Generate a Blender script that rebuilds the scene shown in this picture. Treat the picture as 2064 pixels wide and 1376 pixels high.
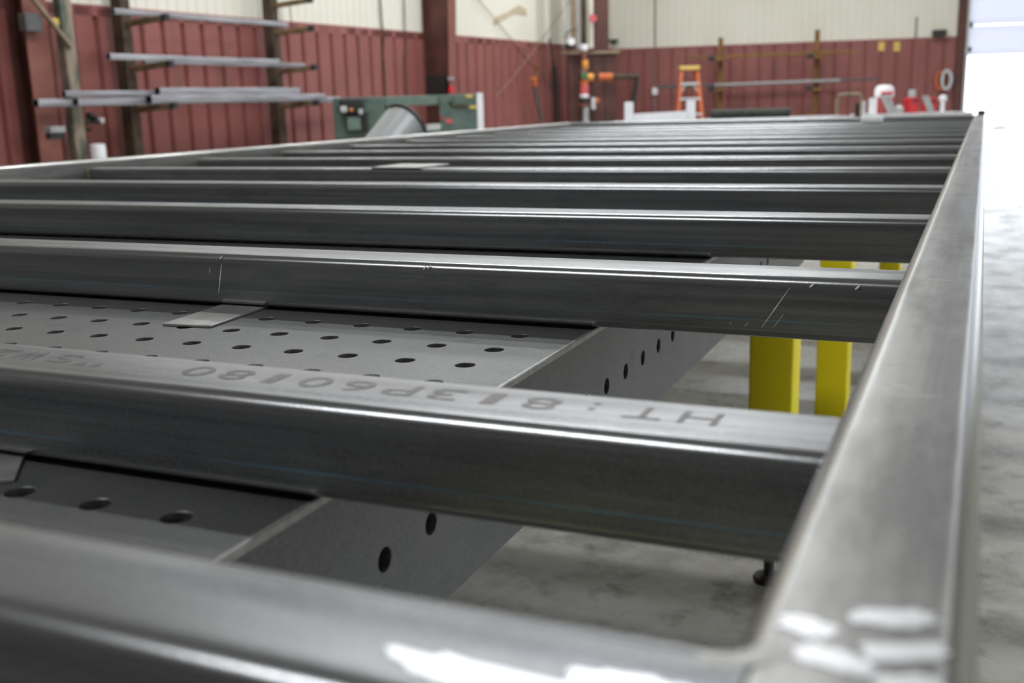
import bpy, bmesh, math, random
from mathutils import Vector, Matrix
random.seed(7)
for o in list(bpy.data.objects): bpy.data.objects.remove(o, do_unlink=True)
scene = bpy.context.scene
COL = scene.collection
PI = math.pi

# ------------------------------------------------------------------ camera
F_PX = 2140.8
CAM = Vector((-0.0087, -0.5162, 1.1319))
FW = Vector((-0.39366, 0.89275, -0.21915)).normalized()
RT = Vector((0.91702, 0.39801, -0.02586)).normalized()
UP = RT.cross(FW).normalized()
cd = bpy.data.cameras.new('camera')
cam = bpy.data.objects.new('camera', cd)
COL.objects.link(cam)
cam.matrix_world = Matrix((
    (RT.x, UP.x, -FW.x, CAM.x), (RT.y, UP.y, -FW.y, CAM.y), (RT.z, UP.z, -FW.z, CAM.z), (0, 0, 0, 1)))
cd.sensor_width = 36.0
cd.lens = F_PX / 2064 * 36.0
cd.clip_start = 0.02
cd.clip_end = 400
cd.dof.use_dof = True
cd.dof.focus_distance = 1.15
cd.dof.aperture_fstop = 6.8
scene.camera = cam

# ------------------------------------------------------------------ world, light, exposure
w = bpy.data.worlds.new('daylight'); scene.world = w; w.use_nodes = True
bg = w.node_tree.nodes['Background']
bg.inputs['Color'].default_value = (0.86, 0.93, 1.0, 1)
bg.inputs['Strength'].default_value = 3.2

def area(name, loc, aim, sx, sy, power, color=(1, 1, 1)):
    l = bpy.data.lights.new(name, 'AREA'); l.shape = 'RECTANGLE'; l.size = sx; l.size_y = sy
    l.energy = power; l.color = color
    o = bpy.data.objects.new(name, l); COL.objects.link(o); o.location = loc
    o.rotation_euler = (Vector(aim) - Vector(loc)).to_track_quat('-Z', 'Y').to_euler()
    return o

# high-bay strip lamps under the roof (above the picture)
for x, y, sx, sy, p in [(-2.7, -2.5, 3.0, .55, 170), (-2.9, 4.6, 2.6, .3, 130), (-2.9, 6.4, 2.6, .3, 100), (-2.9, 8.4, 2.6, .3, 120), (-2.9, 11.4, 2.6, .3, 120), (-2.9, 14.6, 2.6, .3, 150), (-2.9, 18.2, 2.6, .3, 190),
                        (-6.6, 8.0, 1.2, .4, 70), (-6.6, 12.5, 1.2, .4, 80), (-6.4, 17.0, 1.2, .4, 100),
                        (2.6, 5.0, 1.2, .4, 60), (2.6, 11.0, 1.2, .4, 80), (2.6, 17.5, 1.2, .4, 150)]:
    area('high_bay_lamp', (x, y, 6.2), (x, y, 0), sx, sy, p, (0.95, 0.98, 1.0))

sun = bpy.data.lights.new('sun', 'SUN'); sun.energy = 3.0; sun.angle = 0.01; sun.color = (1, .96, .9)
so = bpy.data.objects.new('sun', sun); COL.objects.link(so)
so.rotation_euler = Vector((-0.35, -0.6, -0.75)).to_track_quat('-Z', 'Y').to_euler()

scene.view_settings.view_transform = 'Standard'
scene.view_settings.look = 'None'
scene.view_settings.exposure = -0.05
scene.view_settings.gamma = 1.0
scene.view_settings.use_curve_mapping = False
scene.cycles.max_bounces = 8
scene.cycles.use_denoising = True
scene.cycles.sample_clamp_indirect = 8.0

# ------------------------------------------------------------------ mesh helpers
class MB:
    def __init__(s): s.v = []; s.f = []; s.bore = []
    def add(s, vs, fs):
        n = len(s.v); s.v += [tuple(p) for p in vs]; s.f += [tuple(i + n for i in f) for f in fs]; return s
    def box(s, a, b, M=None):
        (x0, y0, z0), (x1, y1, z1) = a, b
        vs = [(x0,y0,z0),(x1,y0,z0),(x1,y1,z0),(x0,y1,z0),(x0,y0,z1),(x1,y0,z1),(x1,y1,z1),(x0,y1,z1)]
        if M: vs = [M @ Vector(p) for p in vs]
        return s.add(vs, [(0,3,2,1),(4,5,6,7),(0,1,5,4),(1,2,6,5),(2,3,7,6),(3,0,4,7)])
    def cbox(s, a, b, c=.004, M=None):
        """box with all edges chamfered"""
        bm = bmesh.new(); bmesh.ops.create_cube(bm, size=1)
        for v in bm.verts:
            v.co = Vector([a[i] + (v.co[i] + .5) * (b[i] - a[i]) for i in range(3)])
        bmesh.ops.bevel(bm, geom=list(bm.edges), offset=c, segments=2, affect='EDGES', profile=.5)
        bm.verts.index_update()
        vs = [(M @ v.co) if M else v.co.copy() for v in bm.verts]
        fs = [[v.index for v in f.verts] for f in bm.faces]; bm.free()
        return s.add(vs, fs)
    def loft(s, rings, closed=True, caps=True):
        n = len(rings[0]); base = len(s.v)
        for r in rings: s.v += [tuple(p) for p in r]
        for i in range(len(rings) - 1):
            for j in range(n if closed else n - 1):
                k = (j + 1) % n
                s.f.append((base+i*n+j, base+i*n+k, base+(i+1)*n+k, base+(i+1)*n+j))
        if caps:
            s.f.append(tuple(base + j for j in reversed(range(n))))
            s.f.append(tuple(base + (len(rings)-1)*n + j for j in range(n)))
        return s
    def prism(s, prof, A, B, U, V):
        """profile [(u,v)] swept from A to B; U,V are the section axes"""
        A, B, U, V = map(Vector, (A, B, U, V))
        return s.loft([[A + U*u + V*v for u, v in prof], [B + U*u + V*v for u, v in prof]])
    def rod(s, A, B, r0, r1=None, n=16):
        A, B = Vector(A), Vector(B); d = (B - A).normalized()
        u = d.orthogonal().normalized(); v = d.cross(u)
        r1 = r0 if r1 is None else r1
        ring = lambda c, r: [c + (u*math.cos(2*PI*i/n) + v*math.sin(2*PI*i/n))*r for i in range(n)]
        return s.loft([ring(A, r0), ring(B, r1)])
    def tube(s, pts, r, n=10):
        pts = [Vector(p) for p in pts]; rings = []
        for i, p in enumerate(pts):
            d = (pts[min(i+1, len(pts)-1)] - pts[max(i-1, 0)]).normalized()
            u = d.cross(Vector((0.31, .2, .93))).normalized(); v = d.cross(u)
            rings.append([p + (u*math.cos(2*PI*k/n) + v*math.sin(2*PI*k/n))*r for k in range(n)])
        return s.loft(rings)
    def lathe(s, prof, C, n=20, M=None):
        C = Vector(C)
        rings = [[C + Vector((r*math.cos(2*PI*i/n), r*math.sin(2*PI*i/n), z)) for i in range(n)] for r, z in prof]
        if M: rings = [[M @ p for p in q] for q in rings]
        return s.loft(rings)
    def bar(s, A, B, wd, ht, U, V, wall=.006, r=None):
        """hollow square tube along A->B, open ends"""
        A, B, U, V = map(Vector, (A, B, U, V)); r = r or min(wd, ht)*.14
        po = rrect(wd, ht, r, 4); pi_ = rrect(wd-2*wall, ht-2*wall, max(r-wall*.7, .001), 4)
        R = lambda P, c: [c + U*u + V*v for u, v in P]
        n = len(po); b = len(s.v)
        for q in (R(po, A), R(po, B), R(pi_, B), R(pi_, A)): s.v += [tuple(p) for p in q]
        for i in range(4):
            for j in range(n):
                k = (j+1) % n; a0 = b+i*n; a1 = b+((i+1) % 4)*n
                if i == 2: s.bore.append(len(s.f))
                s.f.append((a0+j, a0+k, a1+k, a1+j))
        return s
    def build(s, name, mat, parent=None, smooth=35, fixn=True):
        me = bpy.data.meshes.new(name); me.from_pydata(s.v, [], s.f); me.update()
        if fixn:
            bm = bmesh.new(); bm.from_mesh(me); bmesh.ops.recalc_face_normals(bm, faces=bm.faces); bm.to_mesh(me); bm.free()
        if smooth:
            me.polygons.foreach_set('use_smooth', [True]*len(me.polygons))
            me.set_sharp_from_angle(angle=math.radians(smooth))
        o = bpy.data.objects.new(name, me); COL.objects.link(o)
        if mat: me.materials.append(mat)
        if s.bore:
            me.materials.append(M['dark'])  # inner walls coloured dark to stand for the shade inside the tube
            for q in s.bore: me.polygons[q].material_index = 1
        if parent:
            o.parent = parent
            o.matrix_parent_inverse = parent.matrix_world.inverted() if False else Matrix.Translation(-Vector(parent.location))
        return o

def rrect(wd, ht, r, n=6):
    P = []
    for cx, cy, a0 in ((wd/2-r, ht/2-r, 0), (-wd/2+r, ht/2-r, PI/2), (-wd/2+r, -ht/2+r, PI), (wd/2-r, -ht/2+r, 1.5*PI)):
        for i in range(n+1):
            a = a0 + PI/2*i/n; P.append((cx + r*math.cos(a), cy + r*math.sin(a)))
    return P

def tag(o, label, cat, group=None):
    o['label'] = label; o['category'] = cat
    if group: o['group'] = group
    return o
def thing(name, label, cat, loc=(0, 0, 0), group=None):
    o = bpy.data.objects.new(name, None); COL.objects.link(o); o.location = loc; o.empty_display_size = .05
    return tag(o, label, cat, group)
def struct(o): o['kind'] = 'structure'; return o

# ------------------------------------------------------------------ materials
def mat(name):
    m = bpy.data.materials.new(name); m.use_nodes = True
    nt = m.node_tree; b = nt.nodes['Principled BSDF']; return m, nt, b
def L(nt, a, b): nt.links.new(a, b)
def noise(nt, scale, detail=4, vec=None, rough=.55):
    n = nt.nodes.new('ShaderNodeTexNoise'); n.inputs['Scale'].default_value = scale
    n.inputs['Detail'].default_value = detail; n.inputs['Roughness'].default_value = rough
    if vec is not None: L(nt, vec, n.inputs['Vector'])
    return n.outputs['Fac']
def coords(nt, scale=(1, 1, 1), kind='Object'):
    t = nt.nodes.new('ShaderNodeTexCoord'); m = nt.nodes.new('ShaderNodeMapping')
    L(nt, t.outputs[kind], m.inputs['Vector']); m.inputs['Scale'].default_value = scale
    return m.outputs['Vector']
def ramp(nt, fac, stops):
    r = nt.nodes.new('ShaderNodeValToRGB'); L(nt, fac, r.inputs['Fac'])
    e = r.color_ramp.elements
    while len(e) < len(stops): e.new(.5)
    for x, (p, c) in zip(e, stops): x.position = p; x.color = (*c, 1) if len(c) == 3 else c
    return r.outputs['Color']
def mix(nt, fac, a, b, mode='MIX'):
    n = nt.nodes.new('ShaderNodeMix'); n.data_type = 'RGBA'; n.blend_type = mode
    for s_, v in ((n.inputs[0], fac), (n.inputs[6], a), (n.inputs[7], b)):
        if isinstance(v, (int, float)): s_.default_value = v
        elif isinstance(v, tuple): s_.default_value = (*v, 1) if len(v) == 3 else v
        else: L(nt, v, s_)
    return n.outputs[2]
def mrange(nt, fac, a, b, lo=0., hi=1.):
    n = nt.nodes.new('ShaderNodeMapRange'); L(nt, fac, n.inputs[0])
    n.inputs[1].default_value = lo; n.inputs[2].default_value = hi; n.inputs[3].default_value = a; n.inputs[4].default_value = b
    return n.outputs[0]
def bump(nt, b, h, strength=.2, dist=.002):
    n = nt.nodes.new('ShaderNodeBump'); n.inputs['Strength'].default_value = strength; n.inputs['Distance'].default_value = dist
    L(nt, h, n.inputs['Height']); L(nt, n.outputs['Normal'], b.inputs['Normal'])

def plain(name, col, rough=.6, metal=0., var=.12, scale=9., spec=.5, st=(1, 1, 1)):
    m, nt, b = mat(name)
    v = coords(nt, st)
    f = noise(nt, scale, 5, v)
    lo = tuple(c*(1-var*1.6) for c in col); hi = tuple(min(1, c*(1+var)) for c in col)
    L(nt, ramp(nt, f, [(.3, lo), (.7, hi)]), b.inputs['Base Color'])
    L(nt, mrange(nt, noise(nt, scale*2.3, 3, v), max(rough-.07, .02), min(rough+.07, 1)), b.inputs['Roughness'])
    b.inputs['Metallic'].default_value = metal
    b.inputs['Specular IOR Level'].default_value = spec
    return m

def steel(name, axis, base=(.255, .257, .26), dark=(.125, .13, .14), rough=.25, seam=None):
    """hot rolled mill-scale steel: long drawn streaks along one axis, mottled scale, heat-blue seam line"""
    m, nt, b = mat(name)
    st = [95., 95., 95.]; st[axis] = 1.1
    v1 = coords(nt, tuple(st)); v2 = coords(nt)
    st2 = [26., 26., 26.]; st2[axis] = .8
    streak = noise(nt, 1.0, 5, v1, .6)
    broad = noise(nt, 1.0, 4, coords(nt, tuple(st2)), .6)
    st3 = [16., 16., 16.]; st3[axis] = 4.
    mott = noise(nt, 1.0, 7, coords(nt, tuple(st3)), .62)
    fine = noise(nt, 420., 2, v2)
    mid = tuple((a+c)/2 for a, c in zip(base, dark))
    c1 = ramp(nt, broad, [(.34, dark), (.5, mid), (.66, base)])
    c1 = mix(nt, mrange(nt, streak, 0, .75, .48, .66), c1, tuple(x*1.12 for x in base))
    c1 = mix(nt, mrange(nt, streak, .55, 0, .30, .44), c1, tuple(x*.7 for x in dark))
    c2 = mix(nt, mrange(nt, mott, 0, .7, .52, .68), c1, tuple(x*.66 for x in dark))
    c3 = mix(nt, mrange(nt, fine, 0, .4, .4, .75), c2, tuple(x*1.2 for x in base))
    if seam is not None:
        sp = nt.nodes.new('ShaderNodeSeparateXYZ'); L(nt, coords(nt), sp.inputs[0])
        d = nt.nodes.new('ShaderNodeMath'); d.operation = 'SUBTRACT'; L(nt, sp.outputs[2], d.inputs[0]); d.inputs[1].default_value = seam
        a = nt.nodes.new('ShaderNodeMath'); a.operation = 'ABSOLUTE'; L(nt, d.outputs[0], a.inputs[0])
        band = mrange(nt, a.outputs[0], 1, 0, .0004, .0016)
        gate_ = mrange(nt, noise(nt, 1., 3, coords(nt, (3.1, 9, .01))), 0, .55, .40, .60)
        mu = nt.nodes.new('ShaderNodeMath'); mu.operation = 'MULTIPLY'; L(nt, band, mu.inputs[0]); L(nt, gate_, mu.inputs[1])
        c3 = mix(nt, mu.outputs[0], c3, (.20, .42, .55))
    b.inputs['Metallic'].default_value = .78
    b.inputs['Specular IOR Level'].default_value = .6
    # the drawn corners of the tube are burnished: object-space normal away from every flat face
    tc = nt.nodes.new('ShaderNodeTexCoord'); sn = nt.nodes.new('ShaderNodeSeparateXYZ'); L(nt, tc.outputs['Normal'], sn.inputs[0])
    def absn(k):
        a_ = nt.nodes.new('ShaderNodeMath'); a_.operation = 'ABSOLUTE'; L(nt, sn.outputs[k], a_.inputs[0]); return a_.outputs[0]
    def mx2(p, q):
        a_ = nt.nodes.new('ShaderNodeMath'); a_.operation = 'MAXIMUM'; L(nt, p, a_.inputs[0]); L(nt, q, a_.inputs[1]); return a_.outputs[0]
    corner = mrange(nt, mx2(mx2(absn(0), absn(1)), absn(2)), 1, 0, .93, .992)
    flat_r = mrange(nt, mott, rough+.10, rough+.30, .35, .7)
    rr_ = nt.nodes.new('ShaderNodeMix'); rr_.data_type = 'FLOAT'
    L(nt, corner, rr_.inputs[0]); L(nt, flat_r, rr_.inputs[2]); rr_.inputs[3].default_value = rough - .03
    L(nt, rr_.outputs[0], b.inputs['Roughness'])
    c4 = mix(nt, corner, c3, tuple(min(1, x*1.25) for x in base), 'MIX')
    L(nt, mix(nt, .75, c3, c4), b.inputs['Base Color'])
    bump(nt, b, fine, .08, .0006)
    return m

M = {}
M['steel_x'] = steel('mill_scale_steel_crossbar', 0, seam=.956-.0455)
M['steel_y'] = steel('mill_scale_steel_rail', 1, (.31, .305, .29), (.17, .168, .162))
M['weld'] = plain('weld_bead', (.30, .25, .15), .45, .8, .4, 300)
M['ground'] = plain('ground_bright_steel', (.70, .70, .71), .42, 1., .06, 160)
M['ink'] = plain('stencil_ink', (.15, .135, .135), .55, .4, .2, 200)
M['chalk'] = plain('chalk_scratch', (.88, .86, .80), .7, 0., .2, 150)
M['rust_fleck'] = plain('bright_fleck', (.8, .74, .55), .5, .3, .2, 150)
M['plate'] = plain('cut_flat_bar', (.42, .42, .40), .42, .6, .18, 25)
M['edge'] = plain('ground_plate_edge', (.36, .36, .34), .45, .5, .18, 60)
M['yellow'] = plain('yellow_powder_coat', (.98, .79, .006), .45, 0., .03, 6)
M['black_rubber'] = plain('black_foot', (.02, .02, .02), .5, 0., .2, 30)
M['dark'] = plain('dark_paint_and_shade', (.025, .025, .026), .5, 0., .2, 20)  # dark parts, and shade coloured in, as inside the tubes
M['rust_dark'] = plain('rusty_brown_steel', (.085, .058, .036), .75, .1, .35, 7)
M['rust_arm'] = plain('brown_arm_paint', (.20, .135, .07), .7, .1, .25, 12)
M['galv'] = plain('bare_steel_tube', (.40, .40, .43), .45, .4, .3, 9, st=(1.5, .16, 3))
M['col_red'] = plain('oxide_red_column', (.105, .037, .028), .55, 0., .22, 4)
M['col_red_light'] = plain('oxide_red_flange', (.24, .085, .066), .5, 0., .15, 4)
M['flash_red'] = plain('red_trim_metal', (.34, .12, .105), .5, 0., .10, 4)
M['green'] = plain('machine_green', (.11, .16, .135), .5, 0., .2, 10)
M['green_l'] = plain('machine_green_light', (.16, .23, .195), .5, 0., .12, 10)
M['white'] = plain('white_aluminium', (.88, .88, .91), .45, 0., .04, 10)
M['cream'] = plain('cream_metal', (.74, .70, .60), .5, 0., .05, 2)
M['grey'] = plain('grey_box', (.36, .37, .37), .55, .1, .12, 10)
M['boxdark'] = plain('shaded_box_dark_grey', (.11, .11, .115), .6, .1, .15, 9)  # grey darkened for the shade on the switch box; dark grey parts elsewhere
M['lgrey'] = plain('light_grey', (.58, .58, .58), .5, .1, .1, 10)
M['orange'] = plain('orange_fibreglass', (.62, .15, .045), .5, 0., .08, 10)
M['orange_y'] = plain('amber_fitting', (.80, .34, .06), .5, 0., .15, 14)
M['gold'] = plain('pale_yellow_tag', (.74, .52, .14), .6, 0., .1, 10)
M['red'] = plain('bright_red_plastic', (.62, .02, .025), .4, 0., .08, 10)
M['pink'] = plain('faded_red_paint', (.66, .12, .13), .5, 0., .2, 18)
M['green_b'] = plain('valve_green', (.04, .22, .09), .5, 0., .1, 10)
M['olive'] = plain('dark_olive_tarp', (.035, .042, .03), .7, 0., .3, 12)
M['wood'] = plain('weathered_brown_timber', (.24, .125, .035), .75, 0., .25, 8)
M['tan'] = plain('tan_rust', (.30, .22, .15), .7, 0., .2, 12)

def painted_post():
    m, nt, b = mat('flaking_post_paint'); v = coords(nt, (7, 7, 3.2))
    f = noise(nt, 1., 6, v, .6)
    L(nt, ramp(nt, f, [(.30, (.07, .085, .065)), (.42, (.13, .14, .11)), (.50, (.27, .215, .155)), (.62, (.33, .265, .20)), (.74, (.22, .19, .09))]), b.inputs['Base Color'])
    b.inputs['Roughness'].default_value = .7
    return m
M['post'] = painted_post()

def table_mat():
    m, nt, b = mat('plasma_cut_table_steel'); v = coords(nt)
    big = noise(nt, 3.2, 7, v, .62); fine = noise(nt, 380, 2, v); sm = noise(nt, 11, 5, v, .6)
    c = ramp(nt, big, [(.3, (.114, .115, .117)), (.7, (.168, .166, .163))])
    c = mix(nt, mrange(nt, sm, 0, .6, .60, .74), c, (.08, .083, .09))
    c = mix(nt, mrange(nt, fine, 0, .5, .45, .8), c, (.25, .25, .25))
    L(nt, c, b.inputs['Base Color']); b.inputs['Metallic'].default_value = .6
    L(nt, mrange(nt, sm, .40, .56), b.inputs['Roughness'])
    bump(nt, b, fine, .12, .0005)
    return m
M['table'] = table_mat()

def concrete():
    m, nt, b = mat('polished_concrete'); v = coords(nt)
    n1 = noise(nt, .55, 8, v, .62); n2 = noise(nt, 3.2, 8, v, .65); n3 = noise(nt, 26, 4, v, .6)
    c = ramp(nt, n1, [(.3, (.35, .34, .295)), (.7, (.52, .51, .465))])
    c = mix(nt, mrange(nt, n2, 0, .8, .46, .66), c, (.13, .122, .095))
    n4 = noise(nt, 7.5, 7, v, .68)
    c = mix(nt, mrange(nt, n4, 0, .7, .53, .68), c, (.10, .092, .07))
    c = mix(nt, mrange(nt, n3, 0, .5, .48, .72), c, (.44, .44, .42))
    L(nt, c, b.inputs['Base Color'])
    L(nt, mrange(nt, n2, .14, .34, .3, .7), b.inputs['Roughness'])
    b.inputs['Specular IOR Level'].default_value = .6
    bump(nt, b, n2, .12, .01)
    return m
M['concrete'] = concrete()

def wall_paint(name, c0, c1, grime=None, rough=.5):
    m, nt, b = mat(name); v = coords(nt)
    n1 = noise(nt, .8, 6, v, .6); n2 = noise(nt, 5, 6, coords(nt, (1, 1, .35)), .6)
    c = ramp(nt, n1, [(.3, c0), (.7, c1)])
    if grime: c = mix(nt, mrange(nt, n2, 0, .7, .52, .75), c, grime)
    L(nt, c, b.inputs['Base Color']); b.inputs['Roughness'].default_value = rough
    return m
M['wall_red'] = wall_paint('red_ribbed_metal', (.25, .08, .072), (.31, .106, .094), (.17, .075, .058))
M['wall_cream'] = wall_paint('cream_ribbed_metal', (.76, .73, .62), (.83, .80, .71), None, .55)
M['stain'] = plain('brown_wall_stain', (.56, .47, .33), .6, 0., .1, 3)
M['dim'] = plain('dim_back_wall', (.10, .09, .08), .8, 0., .1, 1)
M['ceil'] = plain('roof_insulation', (.30, .295, .28), .8, 0., .05, 1)
M['ext'] = plain('sunlit_concrete_apron', (.72, .72, .72), .8, 0., .05, .5)
def door_panel_mat():
    m, nt, b = mat('translucent_door_panel')
    b.inputs['Base Color'].default_value = (.84, .85, .90, 1); b.inputs['Roughness'].default_value = .5
    tr = nt.nodes.new('ShaderNodeBsdfTranslucent'); tr.inputs['Color'].default_value = (.84, .85, .92, 1)
    mx = nt.nodes.new('ShaderNodeMixShader'); mx.inputs[0].default_value = .45
    L(nt, b.outputs[0], mx.inputs[1]); L(nt, tr.outputs[0], mx.inputs[2])
    L(nt, mx.outputs[0], nt.nodes['Material Output'].inputs['Surface'])
    return m
M['door'] = door_panel_mat()
def clear_sheet():
    m, nt, b = mat('clear_grey_sheet')
    b.inputs['Base Color'].default_value = (.36, .38, .38, 1); b.inputs['Roughness'].default_value = .3
    b.inputs['Metallic'].default_value = .0; b.inputs['Alpha'].default_value = .8
    return m
M['sheet'] = clear_sheet()

# ------------------------------------------------------------------ room frame
EYE = CAM.z
LA, LB = .0724, -9.0835                      # left wall: x = LA*y + LB
LD = Vector((LA, 1, 0)).normalized()         # along the left wall, away from the camera
LN = Vector((1, -LA, 0)).normalized()        # into the room
L0 = Vector((LB, 0, 0))
FA, FB = Vector((-7.46, 22.25, 0)), Vector((-.81, 23.55, 0))
FD = (FB - FA).normalized(); FN = Vector((FD.y, -FD.x, 0))      # far wall: along (rightwards) and into the room
def LW(s, d, z): return L0 + LD*s + LN*d + Vector((0, 0, z))
def FWL(s, d, z): return FA + FD*s + FN*d + Vector((0, 0, z))
def ray(u, v): return FW + RT*((u-1032)/F_PX) - UP*((v-688)/F_PX)
def hit(u, v, p0, n):
    d = ray(u, v); return CAM + d*((p0-CAM).dot(n)/d.dot(n))
def lwall(u, v, d):
    """(s, z) on the plane parallel to the left wall, d metres into the room"""
    p = hit(u, v, L0 + LN*d, LN); return (p-L0).dot(LD), p.z
def fwall(u, v, d):
    p = hit(u, v, FA + FN*d, FN); return (p-FA).dot(FD), p.z
def AT(u, v, Z): return CAM + ray(u, v)*Z
YAW = .4153
EX = Vector((math.cos(YAW), math.sin(YAW), 0)); EY = Vector((-math.sin(YAW), math.cos(YAW), 0)); EZ = Vector((0, 0, 1))
def frame_at(u, v, Z):
    """axes facing the camera's heading with the origin on the floor under that point"""
    p = AT(u, v, Z); p.z = 0
    return Matrix(((EX.x, EY.x, 0, p.x), (EX.y, EY.y, 0, p.y), (0, 0, 1, 0), (0, 0, 0, 1)))
ML = Matrix(((LD.x, LN.x, 0, L0.x), (LD.y, LN.y, 0, L0.y), (0, 0, 1, 0), (0, 0, 0, 1)))    # local x = s, y = d
MF = Matrix(((FD.x, FN.x, 0, FA.x), (FD.y, FN.y, 0, FA.y), (0, 0, 1, 0), (0, 0, 0, 1)))

WAIN = 2.2; ROOF = 6.6; YB = -7.0
# floor, ceiling
o = MB().box((-12, YB, -.15), (9.5, 23.9, 0)).build('floor', M['concrete'], smooth=0); struct(o)
o = MB().box((-12, YB, ROOF), (9.5, 25.5, ROOF+.1)).build('ceiling', M['ceil'], smooth=0); struct(o)

def ribbed(s0, s1, z0, z1, pitch, groove, depth, base_d, Mx, phase=0.):
    """ribbed metal liner: broad flats with narrow grooves, as real relief with a flat back"""
    mb = MB(); pts = [(s0, base_d)]
    s = s0 + phase
    while s + groove < s1:
        b = groove*.28
        pts += [(s, base_d), (s+b, base_d-depth), (s+groove-b, base_d-depth), (s+groove, base_d)]
        s += pitch
    pts.append((s1, base_d))
    n = len(pts)
    vs = [Mx @ Vector((p[0], p[1], z)) for z in (z0, z1) for p in pts]
    mb.add(vs, [(i, i+1, n+i+1, n+i) for i in range(n-1)])
    mb.add([Mx @ Vector((a, base_d-depth-.03, z)) for z in (z0, z1) for a in (s0, s1)], [(0, 2, 3, 1)])
    return mb
sL1 = 22.75
wl = ribbed(-8, sL1, 0, WAIN, .3048, .075, .05, .05, ML, .05).build('wall_left', M['wall_red'], smooth=0, fixn=False); struct(wl)
up_ = ribbed(-8, sL1, WAIN, ROOF, .1524, .02, .012, .03, ML, .05).build('upper_liner', M['wall_cream'], wl, smooth=0, fixn=False)
sF1 = fwall(1927, 90, 0)[0]
wf = ribbed(-.4, sF1, 0, WAIN, .3048, .06, .03, .035, MF, .1).build('wall_far', M['wall_red'], smooth=0, fixn=False); struct(wf)
up2 = ribbed(-.4, sF1, WAIN, ROOF, .1524, .02, .012, .03, MF, .05).build('upper_liner', M['wall_cream'], wf, smooth=0, fixn=False)
# trims
t = MB().box((-8, .0, WAIN-.09), (sL1, .05, WAIN+.02), ML).build('trim_1', M['flash_red'], smooth=0); struct(t)
t = MB().box((-.4, .0, WAIN-.03), (sF1, .045, WAIN+.01), MF).build('trim_2', M['flash_red'], smooth=0); struct(t)

# far door opening: jamb, header wall, raised sectional door
dW = 6.5; sD0 = sF1 + .16
o = MB().box((sF1, -.1, 0), (sD0, .12, ROOF), MF).build('trim_3', M['col_red'], smooth=0); struct(o)
o = MB().box((sD0+dW, -.1, 0), (sD0+dW+8, .06, ROOF), MF).build('wall_far_right', M['wall_cream'], smooth=0); struct(o)
zd = fwall(1990, 111, 0)[1]
dr = thing('sectional_door', 'white overhead sectional door partly raised above the bright opening in the far wall', 'door', FWL(sD0+dW/2, 0, zd))
zz = zd; k = 0
while zz < ROOF - .05:
    z1 = min(zz + .60, ROOF-.02)
    mb = MB()
    prof = [(0, 0), (.03, .02), (.03, .09), (.012, .11), (.012, z1-zz-.12), (.03, z1-zz-.10), (.03, z1-zz-.03), (0, z1-zz-.012), (-.02, z1-zz-.012), (-.02, 0)]
    mb.prism([(p[0]-.05, p[1]) for p in prof], FWL(sD0+.02, 0, zz), FWL(sD0+dW-.02, 0, zz), FN, EZ)
    mb.build('door_panel', M['door'], dr, smooth=0)
    zz = z1; k += 1
MB().box((sD0, .0, 0), (sD0+.06, .09, ROOF-.02), MF).build('door_track', M['lgrey'], dr, smooth=0)
mbh = MB()
for zq in (zd+.12, zd+.60, zd+1.2):
    mbh.box((sD0+.05, .0, zq-.05), (sD0+.13, .05, zq+.05), MF)
mbh.build('roller_hinge', M['dark'], dr, smooth=0)
# right wall, back wall
o = MB().box((9.2, YB, 0), (9.5, -4, ROOF)).build('wall_right', M['wall_cream'], smooth=0); struct(o)
o = MB().box((9.2, -4, 4.4), (9.5, 9, ROOF)).add([], []).build('wall_right_header', M['wall_cream'], smooth=0); struct(o)  # opening below it is out of view, widened to let daylight in
o = MB().box((9.2, 9, 0), (9.5, 26, ROOF)).build('wall_right_rear', M['wall_cream'], smooth=0); struct(o)
o = MB().box((-12, YB-.2, 0), (9.5, YB, ROOF)).build('wall_back', M['dim'], smooth=0); struct(o)
# outside apron
o = MB().box((-30, 23.9, -.2), (60, 120, -.03)).build('floor_apron', M['ext'], smooth=0); struct(o)
o = MB().box((9.5, -30, -.2), (60, 23.9, -.03)).build('floor_yard', M['ext'], smooth=0); struct(o)

# ------------------------------------------------------------------ steel gate frame
ZR = .983; W = .0648; RH = .0950; R = .0125
XL = -2.7126; YE = -.3057; YF = 6.7957 - .03; SP = .5423
BW = .0790; BD = .027; BH = .0650; YO = .0075; RB = .0118
gate = thing('gate_frame', 'long welded steel tube frame with cross bars lying on the perforated tables', 'steel frame', (-1.35, 3.2, ZR-RH))
def sect(wd, ht, r): return rrect(wd, ht, r, 7)
zc = ZR - RH/2
def side_rail(x0):
    return MB().prism(sect(W, RH, R), (x0+W/2, YE, zc), (x0+W/2, YF+W, zc), (1, 0, 0), (0, 0, 1))
rail_r = side_rail(-W).build('side_rail', M['steel_y'], gate)
rail_l = side_rail(XL-W).build('side_rail', M['steel_y'], gate)
def end_rail(y):
    return MB().prism(sect(W, RH, R), (XL-R*.6, y+W/2, zc), (-W+R*.6, y+W/2, zc), (0, 1, 0), (0, 0, 1))
end_n = end_rail(YE).build('end_rail', M['steel_x'], gate)
end_f = end_rail(YF).build('end_rail', M['steel_x'], gate)
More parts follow.
